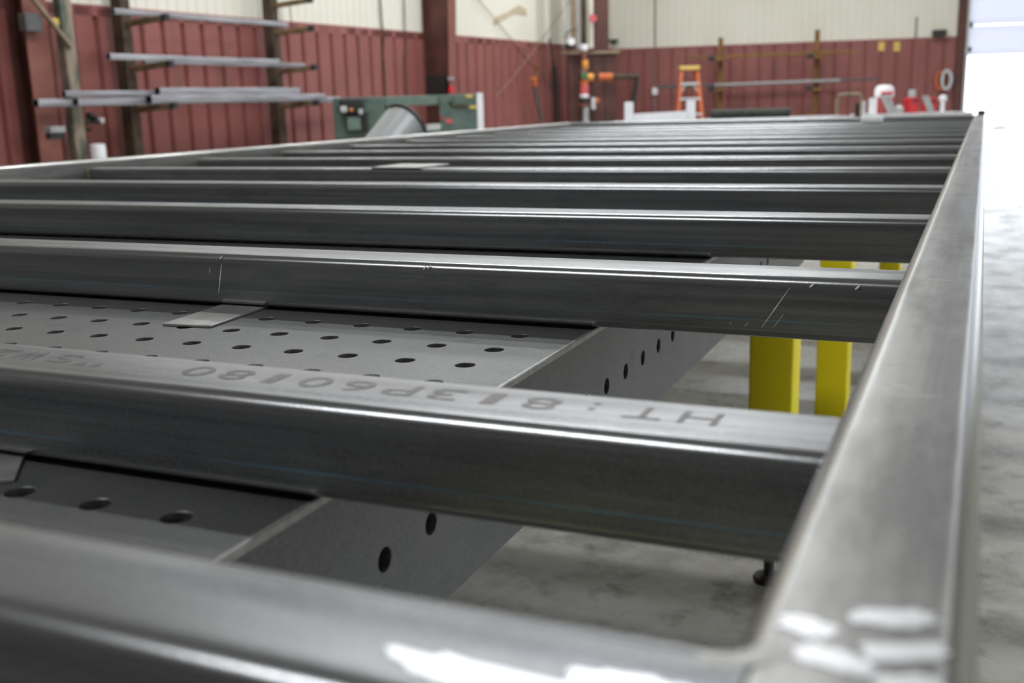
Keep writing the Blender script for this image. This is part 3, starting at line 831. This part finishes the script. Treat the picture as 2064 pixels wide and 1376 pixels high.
def rr(x, y, r, za, zb, nm, m, n=16): return MB().lathe([(r*.9, za), (r, za+.01), (r, zb-.01), (r*.9, zb)], Mr @ Vector((x, y, 0)), n).build(nm, m, fr)
rr(0, 0, .055, rz(96), ROOF-.02, 'upper_pipe', M['rust_dark'])
rr(0, 0, .075, rz(103), rz(91), 'collar', M['white'])
rr(0, 0, .05, rz(122), rz(103), 'red_pipe', M['col_red_light'])
rr(.02, 0, .06, rz(138), rz(122), 'coupling', M['orange_y'])
rr(0, 0, .07, rz(162), rz(138), 'tee_body', M['col_red_light'])
MB().cbox((-.05, -.1, rz(160)), (.03, -.06, rz(145)), .01, Mr).build('green_tag', M['green_b'], fr, smooth=0)
rr(0, 0, .075, rz(172), rz(162), 'coupling', M['orange'])
rr(0, 0, .08, rz(190), rz(172), 'red_body', M['pink'])
rr(0, 0, .085, rz(197), rz(190), 'white_ring', M['white'])
rr(0, 0, .10, rz(208), rz(198), 'black_flange', M['dark'])
rr(0, 0, .095, rz(214), rz(208), 'red_flange', M['col_red_light'])
rr(.02, 0, .06, 0, rz(214), 'lower_pipe', M['grey'])
# side branch
zbr = rz(156)
def hrod(x0, x1, r, nm, m, z=zbr, y=0.): return MB().rod(Mr @ Vector((x0, y, z)), Mr @ Vector((x1, y, z-.02*(x1-x0))), r, n=14).build(nm, m, fr)
hrod(.06, .17, .07, 'branch_elbow', M['orange_y']); hrod(.17, .27, .04, 'branch_neck', M['rust_dark']); hrod(.27, .52, .07, 'branch_coupling', M['orange']); hrod(.52, 1.0, .055, 'branch_pipe', M['rust_dark'])
MB().rod(Mr @ Vector((.96, 0, zbr-.06)), Mr @ Vector((.80, .05, .35)), .05, n=10).build('support_leg', M['dark'], fr)
MB().cbox((.12, -.08, rz(221)), (.20, .0, rz(197)), .01, Mr).build('tag_card', M['lgrey'], fr, smooth=0)
MB().cbox((.20, -.08, rz(207)), (.27, .0, rz(198)), .01, Mr).build('small_valve', M['orange'], fr, smooth=0)
wp = thing('white_pipe', 'white downpipe with a red valve wheel beside the riser', 'pipe', (Mr @ Vector((.14, .15, 0))))
MB().lathe([(.048, rz(98)), (.05, rz(97)), (.05, ROOF-.03), (.048, ROOF-.02)], Mr @ Vector((.14, .15, 0)), 14).build('pipe', M['cream'], wp)
zv = rz(40)
MB().rod(Mr @ Vector((.17, -.02, zv)), Mr @ Vector((.17, .02, zv)), .07, n=16).build('valve_wheel', M['pink'], wp)
MB().rod(Mr @ Vector((.17, .0, zv)), Mr @ Vector((.14, .15, zv)), .02, n=8).build('stem', M['dark'], wp)
cp = thing('conduit_pair', 'grey vertical conduits on the wall left of the riser', 'conduit', (Mr @ Vector((-.25, .2, 0))))
for x, r in ((-.33, .03), (-.17, .045), (-.09, .03)):
    MB().rod(Mr @ Vector((x, .25, rz(98))), Mr @ Vector((x, .25, ROOF-.02)), r, n=10).build('conduit', M['lgrey' if x != -.17 else 'tan'], cp)
bl = thing('alarm_bell', 'white round alarm bell on a black bracket left of the riser', 'bell', (Mr @ Vector((-.22, -.05, rz(95)))))
MB().rod(Mr @ Vector((-.23, -.12, rz(85))), Mr @ Vector((-.23, -.05, rz(85))), .065, n=18).build('gong', M['white'], bl)
mb = MB(); mb.tube([Mr @ Vector(p) for p in [(-.33, .05, rz(78)), (-.31, .02, rz(66)), (-.20, 0, rz(62)), (-.12, 0, rz(60))]], .014, 8); mb.cbox((-.36, -.05, rz(99)), (-.15, .05, rz(88)), .02, Mr); mb.rod(Mr @ Vector((-.30, 0, rz(94))), Mr @ Vector((-.25, .20, rz(94))), .012, n=8); mb.build('bracket', M['dark'], bl)
cb = thing('corner_cabinet', 'dark red metal cabinet with a brown shelf top in the far left corner', 'cabinet', (Mr @ Vector((.3, .5, 0))))
MB().cbox((-.28, .30, 0), (.62, .62, rz(110)), .01, Mr).build('body', M['col_red'], cb, smooth=0)
MB().cbox((-.40, .22, rz(109.5)), (.68, .64, rz(103)), .01, Mr).build('shelf_top', M['tan'], cb, smooth=0)
mb = MB()
for x in (-.05, .18, .40): mb.box((x, .285, .2), (x+.012, .30, rz(118)), Mr)
mb.build('door_seam', M['dark'], cb, smooth=0)
hk = thing('wall_bracket', 'small black bracket on the far wall just right of the corner column', 'bracket', FWL(*fwall(1236, 85, .1)[:1], .1, 1))
hk.location = FWL(fwall(1236, 85, .1)[0], .1, fwall(1236, 85, .1)[1])
a, za = fwall(1224, 85, .25); b, zb3 = fwall(1244, 80, .25)
MB().box((a, .05, za), (b, .3, za+.05), MF).build('arm', M['dark'], hk, smooth=0)
mb = MB(); mb.loft([[MF @ Vector(p) for p in ((a, .10, za), (a, .14, za), (a+.16, .14, za))], [MF @ Vector(p) for p in ((a, .10, za-.14), (a, .14, za-.14), (a+.02, .14, za-.14))]]); mb.build('gusset', M['dark'], hk, smooth=0)

# ------------------------------------------------------------------ far wall rack, pipes, ladder
DR = .55
fk = thing('post_rack', 'brown post rack on the far wall with two posts and short arms', 'storage rack', FWL(fwall(1550, 230, DR)[0], DR, 0))
for (u, vt, v2, va) in [(1453, 76, 113, 176), (1648, 60, 108, 174)]:
    s, z = fwall(u, vt, DR)
    MB().prism(rrect(.10, .12, .008, 2), FWL(s, DR, 0), FWL(s, DR, z), FD, FN).build('upright', M['wood'], fk, smooth=0)
    for vv_ in (v2+3, va):
        za = fwall(u, vv_, DR)[1]
        MB().cbox((s-.08, DR+.06, za-.08), (s+.08, DR+.55, za-.03), .006, MF).build('arm', M['wood'], fk, smooth=0)
        MB().cbox((s-.22, DR+.45, za-.08), (s-.10, DR+.57, za+.02), .01, MF).build('arm_end', M['dark'], fk, smooth=0)
s0, z0 = fwall(1392, 116, DR+.3); s1, z1 = fwall(1728, 101, DR+.3)
zz_ = fwall(1453, 116, DR)[1]
o = MB().bar(FWL(s0, DR+.25, zz_+.005), FWL(s1, DR+.25, zz_+.02), .06, .06, FN, EZ, .006).build('timber_rail', M['wood']); tag(o, 'long brown bar resting on the upper arms of the far rack', 'bar')
zz_ = fwall(1453, 173, DR)[1]
s0, _ = fwall(1322, 173, DR+.3); s1, _ = fwall(1770, 160, DR+.3); s2, _ = fwall(1693, 160, DR+.3)
o = MB().rod(FWL(s0, DR+.18, zz_+.01), FWL(s1, DR+.18, zz_+.05), .026, n=12).build('steel_pipe', M['boxdark']); tag(o, 'long dull grey pipe on the lower arms of the far rack', 'pipe', 'pipes on the far rack')
s0b, _ = fwall(1440, 173, DR+.42)
o = MB().rod(FWL(s0b, DR+.32, zz_+.015), FWL(s2, DR+.32, zz_+.04), .032, n=12).build('steel_pipe', M['grey']); tag(o, 'shorter bright pipe in front on the lower arms of the far rack', 'pipe', 'pipes on the far rack')

# step ladder
ZL = 20.3; Ml = frame_at(1388, 200, ZL); pl = ZL/F_PX
def lz(v): return AT(1388, v, ZL).z
ld = thing('step_ladder', 'orange step ladder with a yellow top in front of the far wall', 'ladder', Ml.translation)
zt_ = lz(140); zb_l = 0
xt = .15; xb = .15 + .11*(zt_/ .55) * .55
xb = .30
for sx in (-1, 1):
    mb = MB(); mb.loft([[Ml @ Vector(p) for p in ((sx*xb-.03, -.30, 0), (sx*xb+.03, -.30, 0), (sx*xb+.03, -.22, 0), (sx*xb-.03, -.22, 0))],
                        [Ml @ Vector(p) for p in ((sx*xt-.03, -.08, zt_), (sx*xt+.03, -.08, zt_), (sx*xt+.03, 0, zt_), (sx*xt-.03, 0, zt_))]]); mb.build('front_rail', M['orange'], ld, smooth=0)
    mb = MB(); mb.loft([[Ml @ Vector(p) for p in ((sx*xb*.9-.02, .55, 0), (sx*xb*.9+.02, .55, 0), (sx*xb*.9+.02, .60, 0), (sx*xb*.9-.02, .60, 0))],
                        [Ml @ Vector(p) for p in ((sx*xt*.8-.02, .06, zt_), (sx*xt*.8+.02, .06, zt_), (sx*xt*.8+.02, .11, zt_), (sx*xt*.8-.02, .11, zt_))]]); mb.build('rear_rail', M['orange'], ld, smooth=0)
MB().cbox((-.19, -.12, zt_-.01), (.19, .15, zt_+.06), .01, Ml).build('top_cap', M['gold'], ld, smooth=0)
for vst in (170, 200, 231):
    zs = lz(vst); k = 1 - zs/zt_; xs = xt + (xb-xt)*k; yo = -.04 - .22*k
    MB().cbox((-xs, yo-.05, zs-.015), (xs, yo+.05, zs+.03), .005, Ml).build('step', M['lgrey'], ld, smooth=0)
for sx in (-1, 1):
    zs = lz(171)
    MB().rod(Ml @ Vector((sx*.18, -.10, zs-.16)), Ml @ Vector((sx*.07, -.08, zs)), .015, n=8).build('step_brace', M['lgrey'], ld)

# ------------------------------------------------------------------ far tables and things on them
def far_bench(u0, u1, vtop, Z, dep, nm, m, lab, cat, thick=.05, legm=None, hang=None):
    uc = (u0+u1)/2; Mx = frame_at(uc, vtop, Z); k = Z/F_PX; x0, x1 = (u0-uc)*k, (u1-uc)*k
    zt = AT(uc, vtop, Z).z
    t_ = thing(nm, lab, cat, Mx.translation)
    MB().cbox((x0, 0, zt-thick), (x1, dep, zt), .006, Mx).build('bench_top', m, t_, smooth=0)
    MB().cbox((x0+.02, .03, zt-thick-.14), (x1-.02, .06, zt-thick), .004, Mx).build('apron', M['dark'], t_, smooth=0)
    for x in (x0+.05, x1-.11):
        for y in (.08, dep-.12):
            MB().cbox((x, y, 0), (x+.06, y+.06, zt-thick), .004, Mx).build('leg', legm or M['dark'], t_, smooth=0)
    return t_, Mx, zt, k, uc
bt, Mb, zbt, kb, ub = far_bench(1745, 1962, 228, 15.5, .75, 'work_bench', M['lgrey'], 'long pale topped work bench in front of the far door jamb', 'bench')
def on_bench(u0, u1, vt, y0, y1, z0=None):
    x0, x1 = (u0-ub)*kb, (u1-ub)*kb; return (x0, y0, zbt if z0 is None else z0), (x1, y1, AT((u0+u1)/2, vt, 15.5).z)
a, b = on_bench(1846, 1868, 196, .30, .55); rb = thing('red_case', 'red plastic case on the bench, left of the leaning channel', 'case', Mb @ Vector(((a[0]+b[0])/2, .4, zbt)), 'red cases on the work bench')
MB().cbox(a, b, .015, Mb).build('case_body', M['red'], rb, smooth=0); MB().cbox(((a[0]+b[0])/2-.02, .285, b[2]-.06), ((a[0]+b[0])/2+.05, .30, b[2]-.03), .004, Mb).build('latch', M['dark'], rb, smooth=0)
a, b = on_bench(1886, 1904, 197, .30, .55); rb = thing('red_case', 'red plastic case on the bench, between the leaning channel and the white pole', 'case', Mb @ Vector(((a[0]+b[0])/2, .4, zbt)), 'red cases on the work bench')
MB().cbox(a, b, .015, Mb).build('case_body', M['red'], rb, smooth=0); MB().cbox(((a[0]+b[0])/2-.03, .285, b[2]-.06), ((a[0]+b[0])/2+.04, .30, b[2]-.03), .004, Mb).build('latch', M['dark'], rb, smooth=0)
# red and white cooler
a, b = on_bench(1783, 1821, 186, .30, .60)
ck = thing('drink_cooler', 'white and red cooler jug standing on the far bench', 'cooler', Mb @ Vector(((a[0]+b[0])/2, .45, zbt)))
cx = (a[0]+b[0])/2; rC = (b[0]-a[0])/2; zc1 = AT(1802, 197, 15.5).z; zc2 = AT(1802, 170, 15.5).z
MB().lathe([(rC*.9, zbt), (rC, zbt+.02), (rC, zc1), (rC*.9, zc1+.005)], Mb @ Vector((cx, .45, 0)), 20).build('body', M['pink'], ck)
MB().lathe([(rC*.92, zc1+.005), (rC*1.03, zc1+.02), (rC*1.0, zc2-.06), (rC*.75, zc2-.01), (rC*.2, zc2)], Mb @ Vector((cx, .45, 0)), 20).build('lid', M['white'], ck)
MB().cbox((cx-.10, .45-rC-.03, zc1+.05), (cx+.08, .45-rC*.9, zc1+.09), .01, Mb).build('handle_band', M['red'], ck, smooth=0)
# leaning channels
def leaner(u0, v0, u1, v1, wpx, lab, grp):
    x0, x1 = (u0-ub)*kb, (u1-ub)*kb; z1 = AT(u0, v0, 15.5).z; wd = wpx*kb
    t_ = MB(); U = Vector((1, 0, 0)); prof = [(-wd/2, -.02), (wd/2, -.02), (wd/2, .03), (wd/2-.012, .03), (wd/2-.012, -.006), (-wd/2+.012, -.006), (-wd/2+.012, .03), (-wd/2, .03)]
    A = Vector((x1, .14, zbt)); B = Vector((x0, .22, z1))
    t_.loft([[Mb @ (A + Vector((p, q, 0))) for p, q in prof], [Mb @ (B + Vector((p, q, 0))) for p, q in prof]])
    return tag(t_.build('metal_channel', M['grey'], None, smooth=0), lab, 'metal channel', grp)
leaner(1788, 192, 1802, 229, 9, 'grey metal channel leaning before the cooler, the left one of two', 'leaning channels on the work bench')
leaner(1800, 196, 1811, 229, 7, 'grey metal channel leaning before the cooler, the right one of two', 'leaning channels on the work bench')
leaner(1874, 192, 1885, 229, 13, 'grey metal channel leaning between the two red cases', 'leaning channels on the work bench')
a, b = on_bench(1764, 1779, 197, .25, .32); o = MB(); o.prism([(-.05, 0), (.05, 0), (.05, .06), (.03, .06), (.03, .02), (-.03, .02), (-.03, .06), (-.05, .06)], Mb @ Vector(((a[0]+b[0])/2, .25, zbt)), Mb @ Vector(((a[0]+b[0])/2, .25, b[2])), (Mb.to_3x3() @ Vector((1, 0, 0))), (Mb.to_3x3() @ Vector((0, 1, 0))))
tag(o.build('white_channel_stub', M['white'], None, smooth=0), 'short white upright channel at the left end of the far bench', 'metal channel')
a, b = on_bench(1826, 1838, 212, .35, .45); o = MB(); o.lathe([(.05, zbt), (.075, zbt+.01), (.07, b[2]-.03), (.03, b[2])], Mb @ Vector(((a[0]+b[0])/2, .4, 0)), 14)
tag(o.build('grey_canister', M['lgrey']), 'small grey canister on the bench right of the cooler', 'canister')
pw = thing('white_pole', 'slim white pole with a round head at the right end of the far bench', 'pole', Mb @ Vector(((1909-ub)*kb, .18, zbt)))
MB().rod(Mb @ Vector(((1909-ub)*kb, .18, zbt)), Mb @ Vector(((1909-ub)*kb, .18, AT(1909, 203, 15.5).z)), .03, n=10).build('shaft', M['white'], pw)
MB().lathe([(.01, -.05), (.055, -.03), (.055, .03), (.01, .05)], Mb @ Vector(((1909-ub)*kb, .18, AT(1909, 198, 15.5).z)), 14).build('head', M['white'], pw)

# white aluminium cradle on the far end of the frame's background
wt, Mw, zwt, kw, uw = far_bench(1250, 1720, 240, 11.5, .8, 'layout_table', M['grey'], 'low grey layout table behind the far end of the frame', 'table')
def ww(u, v): return (u-uw)*kw, AT(u, v, 11.5).z
wc = thing('aluminium_cradle', 'white aluminium frame with two upright ends lying beyond the frame', 'metal frame', Mw @ Vector((ww(1330, 230)[0], .3, zwt)))
for (u0, u1, v0) in ((1264, 1281, 206), (1392, 1408, 203)):
    x0, z1 = ww(u0, v0); x1, _ = ww(u1, v0)
    MB().cbox((x0, .2, zwt), (x1, .3, z1), .005, Mw).build('upright', M['white'], wc, smooth=0)
x0, z1 = ww(1282, 230); x1, z2 = ww(1391, 224)
mb = MB(); mb.loft([[Mw @ Vector(p) for p in ((x0, .2, zwt), (x0, .27, zwt), (x0, .27, z1), (x0, .2, z1))], [Mw @ Vector(p) for p in ((x1, .2, zwt), (x1, .27, zwt), (x1, .27, z2), (x1, .2, z2))]]); mb.build('base_channel', M['white'], wc, smooth=0)
x0, z1 = ww(1452, 221); x1, _ = ww(1618, 221); zq = zwt
o = MB(); o.rod(Mw @ Vector((x0, .55, zwt+.05)), Mw @ Vector((x1, .55, zwt+.05)), .05, n=14)
tag(o.build('tarp_roll', M['olive']), 'dark olive roll lying on the layout table before the rack posts', 'roll')
# brown hoop frame (cart handle) and white bright angle
hp = thing('cart_handle', 'rusty brown hoop handle of a cart below the far rack', 'cart', Mw @ Vector((ww(1712, 220)[0], 1.6, 0)))
xh0, zh = (1688-uw)*kw*1.14, AT(1710, 190, 13.1).z
k13 = 13.1/F_PX; Mh = frame_at(1712, 200, 13.1)
P = [(-.145, 0, 0), (-.15, 0, zh-.06), (-.13, 0, zh-.01), (-.09, 0, zh), (.10, 0, zh), (.135, 0, zh-.01), (.15, 0, zh-.06), (.15, 0, .0)]
MB().tube([Mh @ Vector(p) for p in P], .022, 10).build('hoop', M['tan'], hp)
MB().cbox((.11, .05, 0), (.20, .12, AT(1735, 207, 13.1).z), .01, Mh).build('black_post', M['dark'], hp, smooth=0)
MB().cbox((-.2, .0, .12), (.2, .55, .16), .01, Mh).build('deck', M['dark'], hp, smooth=0)
mb = MB()
for x in (-.17, .17):
    for y in (.08, .47): mb.rod(Mh @ Vector((x-.02, y, .06)), Mh @ Vector((x+.02, y, .06)), .06, n=14)
mb.build('wheels', M['dark'], hp)
wa = thing('white_angle', 'bright white angle bracket resting on the last cross bar near the far end', 'metal bracket', (-.645, 12*SP+YO+.03, zb0))
ya_ = 12*SP + YO
MB().cbox((-.708, ya_+.036, zb0+.0005), (-.686, ya_+.044, zb0+.130), .002).build('upright_leg', M['white'], wa, smooth=0)
MB().cbox((-.708, ya_+.004, zb0+.0002), (-.578, ya_+.0355, zb0+.034), .006).build('flat_leg', M['white'], wa, smooth=0)

# ------------------------------------------------------------------ small things on the far wall
wallbox(1770, 84, 1784, 103, .06, .025, 'paper_tag', M['gold'], 'pale yellow tag on the red far wall, left one of the pair', 'tag', False, 'yellow tags on the far wall')
wallbox(1801, 84, 1815, 104, .06, .025, 'paper_tag', M['gold'], 'pale yellow tag on the red far wall, right one of the pair', 'tag', False, 'yellow tags on the far wall')
wallbox(1881, 59, 1909, 73, .22, .18, 'black_box', M['dark'], 'black box sitting on the wainscot ledge near the door', 'box', False)
wallbox(1831, 180, 1847, 196, .15, .11, 'socket_box', M['lgrey'], 'light grey socket box on the red wall above the bench', 'electrical box', False)
ob = thing('outlet_box', 'white outlet box with a thin conduit on the far wall left of the ladder', 'electrical box', FWL(fwall(1320, 184, .1)[0], .05, fwall(1320, 184, .1)[1]))
s, z = fwall(1320, 184, .1)
MB().cbox((s-.06, .04, z-.075), (s+.06, .12, z+.075), .01, MF).build('cover', M['white'], ob, smooth=0)
MB().rod(MF @ Vector((s, .06, 0)), MF @ Vector((s, .06, z-.075)), .014, n=8).build('conduit', M['grey'], ob)
MB().rod(MF @ Vector((s, .06, z+.075)), MF @ Vector((s, .06, ROOF-.05)), .014, n=8).build('conduit', M['tan'], ob)
s, z = fwall(1845, 76, .06); s2, z2 = fwall(1845, 34, .06)
tag(MB().rod(MF @ Vector((s, .06, z)), MF @ Vector((s, .06, z2)), .02, n=8).build('short_conduit', M['grey']), 'short grey conduit on the cream far wall above the ledge', 'conduit')
hr = thing('hose_reel', 'orange and grey hose coil hanging on the wall beside the door', 'hose reel', FWL(fwall(1900, 162, .2)[0], .1, fwall(1900, 162, .2)[1]))
s, z = fwall(1902, 162, .2)
def ring(c, rx, rz_, r, n=24): return [MF @ Vector((c[0] + rx*math.cos(2*PI*i/n), c[1], c[2] + rz_*math.sin(2*PI*i/n))) for i in range(n+1)]
MB().tube(ring((s-.06, .16, z), .07, .17, .03), .030, 8).build('orange_coil', M['orange'], hr)
MB().tube(ring((s+.05, .22, z+.01), .085, .18, .03), .035, 8).build('grey_coil', M['lgrey'], hr)
MB().cbox((s-.08, .04, z-.05), (s+.08, .15, z+.12), .01, MF).build('hanger', M['dark'], hr, smooth=0)
# low kerb block outside in the glare
Zc_ = 31.
Mk = frame_at(2018, 262, Zc_)
kb_ = thing('wheel_stop', 'pale low wheel stop on the ground outside the bright door opening', 'kerb', Mk @ Vector((0, 0, -.03)))
mb = MB(); mb.loft([[Mk @ Vector((x, y, z)) for x, z in ((-.50, -.03), (-.42, .05), (-.14, .07), (-.08, .14), (.08, .14), (.14, .07), (.42, .05), (.50, -.03))] for y in (0, .25)])
mb.build('block', M['grey'], kb_, smooth=0)
mb = MB(); mb.rod(Mk @ Vector((-.58, .1, -.03)), Mk @ Vector((-.58, .1, .16)), .035, n=10); mb.build('marker_post', M['grey'], kb_)
